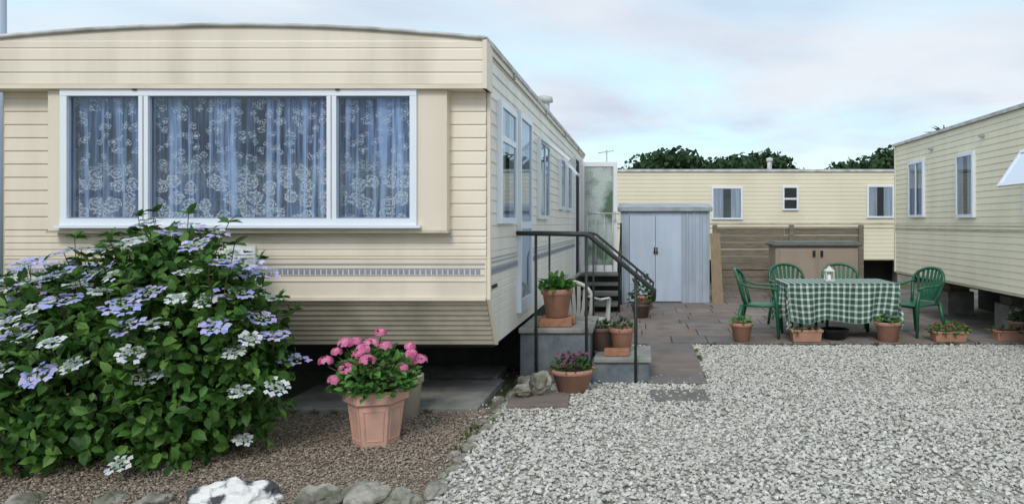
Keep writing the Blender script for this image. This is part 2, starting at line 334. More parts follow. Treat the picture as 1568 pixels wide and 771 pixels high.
# ------------------------------------------------------------------ caravans
def siding(mb,xs,x1,z0,z1,pitch,k,d0=.004,d1=.015):
    z=z0
    while z<z1-1e-4:
        zt=min(z+pitch,z1); f=lambda zz:(xs(zz) if callable(xs) else xs)
        a,b=z+.006,zt
        V=[(f(z),-d0,z),(x1,-d0,z),(f(a),-d1,a),(x1,-d1,a),(f(b-.012),-d0-.004,b-.012),(x1,-d0-.004,b-.012),(f(b),-d0,b),(x1,-d0,b)]
        mb.add(V,[(0,1,3,2),(2,3,5,4),(4,5,7,6)],k); z=zt
def window(mb,x0,z0,x1,z1,fw=.04,fr='whitef',curt=True,mull=(),trans=(),d=.055):
    mb.box(x0,-d,z0,x1,0,z0+fw,fr); mb.box(x0,-d,z1-fw,x1,0,z1,fr)
    mb.box(x0,-d,z0+fw,x0+fw,0,z1-fw,fr); mb.box(x1-fw,-d,z0+fw,x1,0,z1-fw,fr)
    for m_ in mull: mb.box(m_-fw/2,-d+.003,z0+fw,m_+fw/2,0,z1-fw,fr)
    for t in trans: mb.box(x0+fw,-d+.003,t-fw/2,x1-fw,0,t+fw/2,fr)
    a,b,c,e=x0+fw,x1-fw,z0+fw,z1-fw
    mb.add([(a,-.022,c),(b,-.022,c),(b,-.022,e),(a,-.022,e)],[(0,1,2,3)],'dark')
    if curt:
        w=(b-a); 
        for (u0,u1) in ((a,a+w*.36),(b-w*.36,b)):
            mb.grid(lambda u,v:(u0+(u1-u0)*u,-.029-.004*math.sin(u*25+v),c+(e-c)*v),24,1,'netc')
    mb.add([(a,-.042,c),(b,-.042,c),(b,-.042,e),(a,-.042,e)],[(0,1,2,3)],'glass')
def roof_arc(mb,x0,x1,y0,y1,ze,rise,k,lip=.05):
    n=24; yc=(y0+y1)/2; hw=(y1-y0)/2
    prof=[(y0+(y1-y0)*i/n, ze+rise*(1-((y0+(y1-y0)*i/n-yc)/hw)**2)) for i in range(n+1)]
    V=[];F=[]
    for x in (x0,x1):
        for (yy,zz) in prof: V.append((x,yy,zz))
        for (yy,zz) in prof: V.append((x,yy,zz-lip))
    m_=2*(n+1)
    for i in range(n):
        F.append((i,i+1,m_+i+1,m_+i)); F.append((n+1+i,m_+n+1+i,m_+n+2+i,n+2+i))
        F.append((i,n+1+i,n+2+i,i+1)); F.append((m_+i,m_+i+1,m_+n+2+i,m_+n+1+i))
    F.append((0,m_,m_+n+1,n+1)); F.append((n,2*n+1,m_+2*n+1,m_+n))
    mb.add(V,F,k)
def Mx(ox,oy,rot): return Matrix.Translation((ox,oy,0))@Matrix.Rotation(rot,4,'Z')
car=empty('static_caravan')
XR,XL,YF,YB=-1.195,-4.86,5.64,14.7
ms=Mx(XR,YF,R(90))
LEN=YB-YF
xs=lambda z: max(0,(.92-z)/.39*.29)
mb=MB(ms)
siding(mb,0,LEN,1.28,2.86,.1,'cream_side_lit')
siding(mb,xs,LEN,.53,1.28,.0625,'cream_side_lit',.004,.011)
mb.box(0.002,-.03,.92,.035,.0,2.84,'cream2')
mb.add([(.0,-.028,.92),(.035,-.028,.92),(.325,-.028,.53),(.29,-.028,.53),(.0,0,.92),(.035,0,.92),(.325,0,.53),(.29,0,.53)],[(0,3,2,1),(0,4,7,3),(1,2,6,5),(3,7,6,2)],'cream2')
mb.box(.46,.02,.6,LEN,3.62,2.85,'cream2')  # unseen inner core box added to block light behind the siding
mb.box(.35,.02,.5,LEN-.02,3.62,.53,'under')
mb.box(LEN,0,.53,LEN+.02,3.66,2.86,'cream2')
mb.obj('side_walls',car)
mb=MB(ms)
for z,h,k in ((1.19,.014,'stripe'),(1.10,.055,'stripe'),(1.225,.01,'stripe')):
    mb.box(.037,-.016,z,LEN,-.0125,z+h,k)
x=.05
while x<LEN-.1: mb.box(x,-.0175,1.113,x+.03,-.0165,1.143,'stripeb'); x+=.042
mb.box(.14,-.02,.99,.33,-.0165,1.02,'black')
mb.obj('side_stripes',car)
mb=MB(ms); mb.box(-.02,-.045,2.845,LEN+.04,.0,2.885,'gutter'); mb.box(-.02,-.03,2.80,LEN+.04,-.02,2.845,'cream2')
roof_arc(mb,-.16,LEN+.05,-.04,3.70,2.885,.10,'gutter',.02)
for u in (1.0,3.2,5.4,7.6): mb.box(u,-.05,2.79,u+.03,-.031,2.845,'stripe')
mb.obj('roof',car)
mf=Mx(0,YF,0)
mb=MB(mf)
siding(mb,XL,-4.45,1.45,2.52,.1,'cream'); siding(mb,-1.467,XR,1.45,2.52,.1,'cream')
siding(mb,XL,XR,1.25,1.45,.05,'cream',.004,.012)
mb.box(XL,-.01,.92,XR,.02,1.25,'cream')
mb.box(XL,-.016,1.232,XR,-.0105,1.246,'cream2'); mb.box(XL,-.026,.915,XR-.002,-.0105,.94,'cream2')
mb.box(XL,-.018,1.06,XR,-.0105,1.068,'cream2')
nr=9
for i in range(nr):
    t0=i/nr; t1=(i+1)/nr
    za,zb=.915-.385*t0,.915-.385*t1; ya,yb=.29*t0,.29*t1
    V=[(XL,ya,za),(XR,ya,za),(XL,yb-.016,zb+.008),(XR,yb-.016,zb+.008),(XL,yb,zb),(XR,yb,zb)]
    mb.add(V,[(0,2,3,1),(2,4,5,3)],'tan')
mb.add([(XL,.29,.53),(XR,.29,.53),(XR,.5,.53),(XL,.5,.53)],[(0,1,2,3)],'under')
mb.obj('front_wall',car)
mb=MB(mf); mb.box(XL,-.0145,1.185,XR-.01,-.0105,1.2,'stripe')
mb.box(XL,-.0145,1.155,XR-.01,-.0105,1.162,'stripe'); mb.box(XL,-.0145,1.104,XR-.01,-.0105,1.110,'stripe')
x=XL+.02
while x<XR-.05:
    mb.box(x,-.0145,1.116,x+.03,-.0105,1.15,'stripeb'); x+=.042
mb.box(-3.12,-.035,1.17,-2.94,-.0105,1.33,'white')
for i in range(5): mb.box(-3.10,-.045,1.19+i*.025,-2.96,-.0355,1.20+i*.025,'white')
mb.obj('front_stripes',car)
mb=MB(); mb.box(XL-.02,YF,.92,XL-.001,YB,2.86,'cream2'); mb.box(XL-.012,YF+.3,.53,XL-.001,YB,.918,'cream2')
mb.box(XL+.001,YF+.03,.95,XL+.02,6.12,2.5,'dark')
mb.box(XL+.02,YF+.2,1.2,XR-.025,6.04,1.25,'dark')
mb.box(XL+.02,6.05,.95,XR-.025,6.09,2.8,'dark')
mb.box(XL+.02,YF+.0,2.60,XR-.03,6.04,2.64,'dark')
mb.obj('lounge_interior',car)
mb=MB(); Y0=5.53
bx0,bx1,bz0,bz1=-4.45,-1.467,1.45,2.52; wx0,wx1,wz0,wz1=-4.34,-1.687,1.487,2.50
mb.box(bx0,Y0,bz0,wx0,YF+.02,bz1,'cream2'); mb.box(wx1,Y0,bz0,bx1,YF+.02,bz1,'cream2')
mb.box(wx0,Y0,bz0,wx1,YF+.02,wz0,'cream2'); mb.box(wx0,Y0,wz1,wx1,YF+.02,bz1,'cream2')
mb.box(bx0-.01,Y0-.008,bz0-.02,bx1+.01,YF-.002,bz0-.001,'tan')
mb.obj('bay_surround',car)
mb=MB(); fw=.05; ya,yb=Y0-.03,Y0+.06
mb.box(wx0,ya,wz0,wx1,yb,wz0+fw,'whitef'); mb.box(wx0,ya,wz1-fw,wx1,yb,wz1,'whitef')
mb.box(wx0-.03,ya-.02,wz0-.02,wx1+.03,Y0-.002,wz0-.001,'whitef')
for a,b in ((wx0,wx0+fw),(wx1-fw,wx1),(-3.755,-3.685),(-2.355,-2.285)):
    mb.box(a,ya+.002,wz0+fw,b,yb,wz1-fw,'whitef')
for c in (-3.72,-2.32): mb.box(c-.004,ya-.002,wz0+fw,c+.004,ya+.001,wz1-fw,'stripe')
for a,b in ((wx0+fw,-3.755),(-3.685,-2.355),(-2.285,wx1-fw)):
    g=.01
    mb.box(a,Y0,wz0+fw,a+g,Y0+.02,wz1-fw,'stripeb'); mb.box(b-g,Y0,wz0+fw,b,Y0+.02,wz1-fw,'stripeb')
    mb.box(a+g,Y0,wz0+fw,b-g,Y0+.02,wz0+fw+g,'stripeb'); mb.box(a+g,Y0,wz1-fw-g,b-g,Y0+.02,wz1-fw,'stripeb')
    mb.add([(a,Y0+.01,wz0+fw),(b,Y0+.01,wz0+fw),(b,Y0+.01,wz1-fw),(a,Y0+.01,wz1-fw)],[(0,1,2,3)],'glass')
for c in (-3.78,-2.27): mb.box(c-.015,ya-.012,wz1-.012,c+.015,ya-.001,wz1+.02,'steel')
mb.obj('bay_window',car)
mb=MB(); W=wx1-wx0; nu=420
def cur(u,v):
    x=wx0+.02+(W-.04)*u; a=.012+.008*math.sin(u*17)
    return (x,Y0+.075+a*math.sin(u*150+3*math.sin(u*23))*(1.1-.5*v)+.005*math.sin(u*61+v*3),wz0+.03+(wz1-wz0-.06)*v)
mb.grid(cur,nu,6,'lace')
uvs=[(i/nu*W,j/6*1.0) for j in range(7) for i in range(nu+1)]
mb.obj('lace_curtain',car,uvs=uvs)
mb=MB(); FY=5.49; fx0,fx1=XL-.04,XR+.025
arc=lambda x:2.885+.10*(1-((x+3.0275)/1.87)**2)
sub=MB(Mx(0,FY+.02,0)); siding(sub,fx0,fx1,2.53,2.80,.09,'cream',.012,.02); siding(sub,fx0,fx1,2.80,2.86,.06,'cream',.012,.017)
sub.box(fx0,-.028,2.50,fx1,.145,2.53,'cream2')
sub.box(fx0,-.0,2.53,fx1,.115,2.86,'cream2')
sub.obj('fascia_cladding',car)
n=30; V=[];F=[]
for i in range(n+1):
    x=fx0+(fx1-fx0)*i/n; V+= [(x,FY+.008,2.86),(x,FY+.008,arc(x)-.02),(x,YF+.1,2.86),(x,YF+.1,arc(x)-.02)]
for i in range(n): a=4*i; F+=[(a,a+4,a+5,a+1)]
F+=[(0,1,3,2),(4*n,4*n+2,4*n+3,4*n+1)]
mb.add(V,F,'cream')
mb.tube([(fx0+(fx1-fx0)*i/n,FY-.004,arc(fx0+(fx1-fx0)*i/n)-.012) for i in range(n+1)],.016,'gutter',6)
mb.box(fx1-.02,FY-.01,2.50,fx1+.012,YF+.05,2.875,'cream2')
mb.obj('fascia_top',car)
mb=MB(ms); L0=YF
window(mb,5.98-L0,1.50,6.72-L0,2.50,.05,trans=(2.2,))
window(mb,8.25-L0,1.55,9.1-L0,2.45,.045,curt=True,mull=(8.68-L0,))
window(mb,10.35-L0,1.7,10.9-L0,2.4,.04); window(mb,11.3-L0,1.7,11.95-L0,2.4,.04)
def sash(mb,x0,x1,zt,h,ang):
    c,s_=math.cos(ang),math.sin(ang); o=-.06
    P=lambda x,t,off=0:(x,o-t*s_-off*c,zt-t*c+off*s_)
    def bar(xa,xb,ta,tb):
        V=[P(xa,ta),P(xb,ta),P(xb,tb),P(xa,tb),P(xa,ta,.025),P(xb,ta,.025),P(xb,tb,.025),P(xa,tb,.025)]
        mb.add(V,[(0,1,2,3),(7,6,5,4),(0,4,5,1),(1,5,6,2),(2,6,7,3),(3,7,4,0)],'whitef')
    bar(x0,x1,0,.04); bar(x0,x1,h-.04,h); bar(x0,x0+.04,.04,h-.04); bar(x1-.04,x1,.04,h-.04)
    mb.add([P(x0,.02,.012),P(x1,.02,.012),P(x1,h-.02,.012),P(x0,h-.02,.012)],[(0,1,2,3)],'glass')
sash(mb,8.27-L0,9.08-L0,2.46,.40,R(50)); sash(mb,10.37-L0,10.9-L0,2.41,.3,R(40))
mb.obj('side_windows',car)
mb=MB(ms); a,b=6.95-L0,7.68-L0
mb.box(a,-.05,.66,a+.05,0,2.56,'whitef'); mb.box(b-.05,-.05,.66,b,0,2.56,'whitef'); mb.box(a+.05,-.05,2.5,b-.05,0,2.56,'whitef'); mb.box(a+.05,-.05,.66,b-.05,0,.78,'whitef')
mb.box(a+.05,-.045,1.45,b-.05,0,1.52,'whitef')
for c,e in ((.78,1.45),(1.52,2.5)):
    mb.add([(a+.05,-.022,c),(b-.05,-.022,c),(b-.05,-.022,e),(a+.05,-.022,e)],[(0,1,2,3)],'netc'); mb.add([(a+.05,-.036,c),(b-.05,-.036,c),(b-.05,-.036,e),(a+.05,-.036,e)],[(0,1,2,3)],'glass')
mb.obj('side_door',car)
mb=MB(ms); a,b=12.78-L0,13.5-L0
mb.box(a-.04,-.035,.62,a,0,2.66,'whitef'); mb.box(b,-.035,.62,b+.04,0,2.66,'whitef'); mb.box(a,-.035,2.62,b,0,2.66,'whitef')
mb.box(a,-.022,.62,b,-.02,2.62,'dark'); mb.obj('entrance_opening',car)
mb=MB(); x0,x1,y0=-1.14,-.47,13.47
mb.box(x0,y0,.62,x0+.07,y0+.04,2.62,'white'); mb.box(x1-.07,y0,.62,x1,y0+.04,2.62,'white')
mb.box(x0+.07,y0,2.54,x1-.07,y0+.04,2.62,'white'); mb.box(x0+.07,y0,.62,x1-.07,y0+.04,.74,'white')
mb.box(x0+.07,y0+.015,.74,x1-.07,y0+.025,2.54,'frost'); mb.box(x1-.05,y0-.04,1.55,x1-.025,y0-.0,1.72,'gutter')
for z in (.74,2.525): mb.box(x0+.07,y0+.008,z,x1-.07,y0+.0145,z+.015,'stripe')
for xx in (x0+.07,x1-.085): mb.box(xx,y0+.008,.755,xx+.015,y0+.0145,2.525,'stripe')
mb.obj('open_door',car)
mb=MB(); mb.tube([(-1.42,10.6,2.85),(-1.42,10.6,3.25)],.08,'gutter',12); mb.lathe(-1.42,10.6,[(.0,3.34),(.12,3.31),(.13,3.24),(.0,3.22)],'gutter',12)
mb.tube([(-1.45,7.6,2.9),(-1.45,7.6,3.0)],.06,'gutter',10)
mb.obj('roof_flue',car)
mb=MB()
for x in (-4.4,-3.0,-1.9):
    for y in (8.8,11.5,14): mb.box(x-.2,y-.2,.0,x+.2,y+.2,.42,'concrete')
for x in (-3.9,-2.0): mb.box(x,6.1,.42,x+.08,14.6,.499,'under')
mb.box(-4.8,7.6,-.02,-1.25,7.63,.499,'under'); mb.box(-1.28,8.4,-.02,-1.25,14.6,.499,'under')  # upright near-black sheets stand in for the shade under the floor
mb.obj('chassis_and_shade',car)
mb=MB(); mb.tube([(XL-.05,YF-.06,.3),(XL-.05,YF-.06,2.5)],.03,'cream2',8); mb.tube([(XL-.05,YF-.06,2.5),(XL-.03,YF+.0,2.6)],.03,'cream2',8); mb.obj('downpipe',car)
# ---- right caravan
car2=empty('static_caravan'); YB2=12.95; m2=Mx(4.42,YB2,R(-90)); L2=9.6
mb=MB(m2); siding(mb,0,L2,.67,2.84,.083,'yellow',.004,.013); mb.box(0,.01,.64,L2,3.6,2.86,'yellow'); mb.box(.02,.03,.62,L2-.02,3.58,.638,'under')
mb.box(-.004,-.024,.66,.05,.0,2.84,'yellow'); mb.obj('walls',car2)
mb=MB(m2); mb.box(-.03,-.05,2.842,L2+.03,0,2.885,'gutter'); roof_arc(mb,-.04,L2+.04,-.045,3.65,2.885,.1,'gutter',.02); mb.obj('roof',car2)
mb=MB(m2); mb.box(.05,-.0215,1.46,L2,-.0185,1.475,'tan'); mb.box(.05,-.0215,1.40,L2,-.0185,1.42,'tan'); mb.box(.05,-.0215,1.425,L2,-.0185,1.455,'yellow'); mb.obj('stripes',car2)
mb=MB(m2)
window(mb,YB2-12.2,1.6,YB2-11.55,2.5,.04,mull=(YB2-11.87,)); window(mb,YB2-10.35,1.58,YB2-9.8,2.46,.045)
window(mb,YB2-8.5,1.6,YB2-7.7,2.36,.045); sash(mb,YB2-8.5,YB2-7.72,2.33,.50,R(34)); window(mb,YB2-6.5,1.6,YB2-5.6,2.46,.045)
for u in (1.6,3.3,5.1): mb.box(u,-.05,2.62,u+.10,-.014,2.65,'stripe')
mb.obj('windows',car2)
mb=MB(m2)
for u in (.6,2.6,4.6,7): 
    for w in (.5,2.8): mb.box(u,w,0,u+.42,w+.42,.4,'concrete'); mb.box(u+.05,w+.05,.4,u+.37,w+.37,.5,'wood')
for w in (.8,2.6): mb.box(.1,w,.5,L2-.1,w+.1,.618,'under')
mb.box(.1,1.4,.03,L2-.1,1.43,.618,'under')  # near-black sheet painted as shade beneath this caravan
mb.obj('chassis_and_shade',car2)
mb=MB(m2); 
def wheel(mb,x,y,z,r,w):
    V=[];F=[];n=24
    for yy,rr in ((y,r*.45),(y-.0,r*.9),(y+.02,r),(y+w-.02,r),(y+w,r*.9),(y+w,.02)):
        for j in range(n): a=6.2832*j/n; V.append((x+rr*math.cos(a),yy,z+rr*math.sin(a)))
    for i in range(5):
        for j in range(n): F.append((i*n+j,i*n+(j+1)%n,(i+1)*n+(j+1)%n,(i+1)*n+j))
    mb.add(V,F,'black',True)
wheel(mb,3.6,.5,.3,.3,.18); mb.obj('wheel',car2)
# ---- back caravan
car3=empty('static_caravan'); m3=Mx(-6.5,18.6,0); L3=14.6
mb=MB(m3); siding(mb,0,L3,.6,2.8,.1,'backc'); mb.box(0,.01,.58,L3,3.6,2.82,'backc'); mb.obj('walls',car3)
mb=MB(m3); mb.box(-.04,-.05,2.80,L3+.04,0,2.86,'gutter'); roof_arc(mb,-.04,L3+.04,-.045,3.65,2.86,.08,'gutter',.02)
mb.tube([(9.75,.4,2.8),(9.75,.4,3.12)],.06,'gutter',10); mb.lathe(9.75,.4,[(0,3.2),(.09,3.17),(.09,3.1),(0,3.08)],'gutter',10); mb.obj('roof',car3)
mb=MB(m3); mb.box(0,-.0215,1.48,L3,-.0185,1.52,'tan'); mb.box(0,-.0215,1.38,L3,-.0185,1.40,'tan')
window(mb,8.22,1.6,9.0,2.42,.045); window(mb,10.0,1.83,10.4,2.44,.045,curt=False,trans=(2.12,)); window(mb,12.12,1.64,12.8,2.46,.045)
mb.obj('windows',car3)
mb=MB(m3)
for u in range(1,14,3): mb.box(u,.3,-.03,u+.4,.7,.579,'concrete')
mb.box(0,.8,-.02,L3,.83,.579,'under')  # long dark sheet behind the supports, imitating shade underneath
mb.obj('piers_and_shade',car3)
mb=MB(); mb.tube([(-.93,18.9,2.8),(-.93,18.9,3.38)],.018,'gutter',6); mb.tube([(-1.15,18.9,3.3),(-.75,18.9,3.36)],.012,'gutter',6)
for t in range(5): mb.tube([(-1.1+t*.08,18.8,3.31+t*.01),(-1.1+t*.08,19.0,3.31+t*.01)],.008,'gutter',5)
mb.obj('tv_aerial')
# ------------------------------------------------------------------ fence
mb=MB(); FYy=16
for i in range(9):
    z=.05+i*.15; x=1.5
    while x<4.75:
        w=random.uniform(1.2,1.9); mb.box(x,FYy-.02*(i%2)*.6+random.uniform(-.006,.006),z+random.uniform(-.006,.006),min(x+w,4.78)-.008,FYy+.018,z+.138,'wood'); x+=w
for x in (1.55,3.2,4.7): mb.box(x-.05,FYy-.08,-.03,x+.05,FYy-.021,1.47,'wood')
mb.box(1.5,FYy-.03,1.405,4.78,FYy+.04,1.43,'wood')
mb.obj('wooden_fence')
mb=MB(); mb.add([(1.27,13.55,.03),(1.47,13.52,.03),(1.42,13.66,1.32),(1.24,13.69,1.32),(1.27,13.60,.03),(1.47,13.57,.03),(1.42,13.71,1.32),(1.24,13.74,1.32)],[(0,1,2,3),(7,6,5,4),(0,4,5,1),(1,5,6,2),(2,6,7,3),(3,7,4,0)],'woodl'); mb.obj('leaning_plank')
# shed
sh=empty('metal_shed'); mb=MB(); sx0,sx1,sy0,sy1=-.42,1.24,13.75,15.2
mb.box(sx0+.02,sy0+.02,.03,sx1-.02,sy1,1.72,'shed')
def ribs(mb,x0,x1,y,z0,z1,p,k):
    x=x0
    while x<x1-.02:
        e=min(x+p,x1); q=(e-x)
        V=[];ps=[(x,0),(x+q*.55,0),(x+q*.65,-.014),(x+q*.9,-.014),(e,0)]
        for z in (z0,z1):
            for a,b in ps: V.append((a,y+b,z))
        mb.add(V,[(i,i+1,i+6,i+5) for i in range(4)],k); x=e
ribs(mb,sx0,-.25,sy0+.015,.03,1.72,.09,'shed'); ribs(mb,.72,sx1,sy0+.015,.03,1.72,.13,'shed')
mb.box(-.25,sy0+.005,1.64,.72,sy0+.019,1.72,'shed')
mb.obj('walls',sh)
mb=MB()
mb.box(-.245,sy0-.015,.06,.225,sy0+.01,1.64,'shedd'); mb.box(.235,sy0-.022,.06,.715,sy0+.003,1.64,'shedd')
for x in (-.245,.185,.235,.675): mb.box(x,sy0-.03,.06,x+.035,sy0-.0225,1.64,'shedd')
mb.box(.20,sy0-.04,.93,.225,sy0-.031,1.06,'black'); mb.box(.245,sy0-.045,.93,.27,sy0-.031,1.06,'black'); mb.box(.19,sy0-.055,.96,.28,sy0-.046,.98,'black'); mb.obj('doors',sh)
mb=MB(); mb.box(sx0-.05,sy0-.06,1.73,sx1+.05,sy1+.05,1.80,'shedroof'); mb.add([(sx0-.05,sy0-.06,1.802),(sx1+.05,sy0-.06,1.802),(sx1+.05,14.5,1.9),(sx0-.05,14.5,1.9),(sx1+.05,sy1,1.802),(sx0-.05,sy1,1.802)],[(0,1,2,3),(3,2,4,5)],'shedroof'); mb.box(sx0,sy0,.0,sx1,sy0+.019,.028,'shedroof'); mb.obj('roof',sh)
# storage box
mb=MB(); x0,x1,y0,y1=2.52,4.22,14.3,15.1
mb.bbox(x0+.04,y0+.03,.03,x1-.04,y1,1.06,'boxp',.03)
mb.bbox(x0+.12,y0+.012,.12,(x0+x1)/2-.02,y0+.06,1.0,'boxp',.015); mb.bbox((x0+x1)/2+.02,y0+.012,.12,x1-.12,y0+.06,1.0,'boxp',.015)
mb.bbox(x0-.01,y0-.03,1.06,x1+.01,y1+.03,1.12,'boxlid',.02); mb.bbox(x0+.05,y0+.05,1.11,x1-.05,y1-.03,1.15,'boxlid',.02)
for x in (-.09,.06): mb.bbox((x0+x1)/2+x,y0-.02,.86,(x0+x1)/2+x+.05,y0+.02,.98,'black',.005)
mb.obj('garden_storage_box')
# ------------------------------------------------------------------ steps and railings
mb=MB()
mb.bbox(-1.16,6.96,-.02,-.50,7.85,.47,'bluec',.012); mb.bbox(-1.17,6.93,.47,-.47,7.87,.52,'concrete',.012)
mb.bbox(-.50,6.98,-.02,.06,7.62,.19,'bluec',.01); mb.bbox(-.465,6.95,.19,.08,7.65,.24,'concrete',.012)
mb.obj('concrete_steps')
for yy,nm in ((6.9,0),(7.9,1)):
    mb=MB(); r=.0135 if nm==0 else .011
    mb.tube([(-1.19,yy,1.41),(-.55,yy,1.40),(-.50,yy,1.385),(.11,yy,.87),(.10,yy,.80)],.022 if nm==0 else .013,'steel',8)
    mb.tube([(-1.0,yy,0),(-1.0,yy,1.40)],r,'steel'); mb.tube([(-.53,yy,0 if nm==0 else .2),(-.53,yy,1.39)],r,'steel'); mb.tube([(-.07,yy,0),(-.07,yy,1.02)],r,'steel')
    mb.obj('step_handrail')
mb=MB()
for i in range(4):
    z=.62-.15*i; y=13.3-.26*i
    mb.box(-1.1,y-.3,z-.04,-.42,y,z,'boxlid'); 
    mb.box(-1.1,y-.02,z-.15,-.42,y-.005,z-.041,'steel')
for x in (-1.12,-.42): mb.add([(x,12.2,.03),(x,12.35,.03),(x,13.4,.6),(x,13.4,.45),(x+.02,12.2,.03),(x+.02,12.35,.03),(x+.02,13.4,.6),(x+.02,13.4,.45)],[(0,1,3),(1,2,3),(4,7,5),(5,7,6),(0,4,5,1),(1,5,6,2),(0,3,7,4)],'steel')
mb.tube([(-.4,13.4,.03),(-.4,13.4,1.5),(-.4,12.3,.95),(-.4,12.3,.03)],.015,'steel'); mb.tube([(-1.0,13.3,1.68),(-.42,13.3,1.68)],.012,'gutter')
for x in (-1.0,-.85,-.7,-.55): mb.tube([(x,13.3,.65),(x,13.3,1.68)],.008,'gutter',6)
mb.obj('entrance_steps')
# ------------------------------------------------------------------ plants helpers
def pot(mb,cx,cy,z0,h,rt,rb,k,n=22,smooth=True,ex=1,ey=1,a0=0):
    P=[(rb*.9,z0),(rb,z0+.004),(rb+(rt*.93-rb)*.8,z0+h*.78),(rt*.94,z0+h*.80),(rt,z0+h*.82),(rt,z0+h*.985),(rt*.97,z0+h),(rt*.86,z0+h),(rt*.84,z0+h*.9)]
    mb.lathe(cx,cy,P,k,n,smooth,a0,ex,ey); mb.lathe(cx,cy,[(rt*.85,z0+h*.9),(.001,z0+h*.92)],'soil',n,True,a0,ex,ey)
def foliage(mb,cx,cy,z0,r,h,n,size,k,thin=False,ex=1,ey=1,up=.6):
    d=rdir(n); d[:,2]=np.abs(d[:,2]); t=rng.uniform(.35,1,(n,1))**.5
    P=np.array([cx,cy,z0])+d*t*np.array([r*ex,r*ey,h])
    D=unit(d*np.array([1,1,.3])+rdir(n)*.6+np.array([0,0,up*.4])); N=unit(d+np.array([0,0,up])+rdir(n)*.3)
    scatter(mb,THIN_V if thin else LEAF_V,LEAF_F,P,D,N,rng.uniform(.7,1.2,n)*size,k)
def florets(mb,c,r,n,size,k,flat=.75):
    d=rdir(n); d[:,2]=np.abs(d[:,2])*1.0-.15; d=unit(d)
    P=np.array(c)+d*np.array([r,r,r*flat]); scatter(mb,PV,PF,P,unit(np.cross(d,rdir(n))),d,np.full(n,size)*rng.uniform(.8,1.2,n),k)
# ---- big hydrangea
lobes=[(-3.12,4.95,1.05,.36),(-3.72,4.9,.84,.38),(-2.86,4.85,.74,.43),(-4.05,4.85,.50,.42),(-3.4,4.75,.55,.56),(-2.72,4.8,.44,.34),(-2.70,4.85,.92,.22),(-2.98,4.68,.28,.34),(-3.75,4.6,.28,.38),(-3.45,5.0,.93,.36),(-4.35,4.9,.6,.33),(-3.25,4.9,1.2,.2),(-2.55,4.8,.62,.2),(-3.95,4.8,.92,.22),(-2.85,4.9,1.1,.2)]
mb=MB(); C=np.array([l[:3] for l in lobes]); Rr=np.array([l[3] for l in lobes])
def surf(n,infl=1.0,outer=True):
    w=Rr**2/np.sum(Rr**2); idx=rng.choice(len(lobes),n,p=w); d=rdir(n)
    lump=np.array([mnoise.noise(Vector((d[i]*2.6+C[idx[i]]*3).tolist())) for i in range(n)])
    P=C[idx]+d*(Rr[idx]*infl*(1+.42*lump))[:,None]
    dist=np.linalg.norm(P[:,None]-C[None],axis=2)/Rr[None]
    k=(dist.min(1)>.80*infl if outer else dist.min(1)>0)&(P[:,2]>.05)&(P[:,1]<5.48)
    return P[k],d[k]
for infl,n,s0 in ((1.0,9500,.085),(.8,5500,.088),(.58,2600,.10)):
    P,d=surf(n,infl,infl>.9)
    g=np.array([mnoise.noise(Vector((p*5.5).tolist())) for p in P]); k=(g>-.18)|(rng.uniform(size=len(P))<.22) if infl>.9 else np.full(len(P),True)
    P,d=P[k],d[k]; n=len(P)
    D=unit(d*.7+rdir(n)*1.0+np.array([0,0,-.2])); N=unit(d*.75+rdir(n)*.6+np.array([0,0,.6]))
    P=P+rdir(n)*.035
    scatter(mb,LEAF_V,LEAF_F,P,D,N,rng.uniform(.5,1.3,n)*s0,'leaf')
P,d=surf(420,1.04); k=d[:,2]>-.1; P,d=P[k],d[k]
for p,dd in zip(P[:130],d[:130]):
    t=Vector(dd)*.12+Vector((0,0,.10)); b=Vector(p)
    mb.tube([b-t*.5,b+t*.8],.003,'stem',4)
    n=8; c=np.array(b+t*.7); a=rdir(n); a[:,2]=np.abs(a[:,2])*.5
    scatter(mb,LEAF_V,LEAF_F,np.repeat(c[None],n,0),a,unit(np.array([0,0,1])+rdir(n)*.4),rng.uniform(.05,.1,n),'leaf')
for i in range(40):
    a=random.uniform(0,6.28); r=random.uniform(.05,.5); e=lobes[i%len(lobes)]
    mb.tube([(-3.4+r*math.cos(a)*.8,4.85+r*.4*math.sin(a),0),((-3.4+e[0])/2,4.85,e[2]*.45),(e[0]+random.uniform(-.2,.2),e[1],e[2])],[.01,.008,.005],'stem',5)
P,d=surf(2200,1.10); k=(d[:,1]<.3)&((d[:,2]>.0)|(rng.uniform(size=len(P))<.12)); P,d=P[k],d[k]
sel=[]
for i in range(len(P)):
    if all(np.linalg.norm(P[i]-P[j])>.135 for j in sel):
        if P[i][2]>.75 or random.random()<.30: sel.append(i)
    if len(sel)>88: break
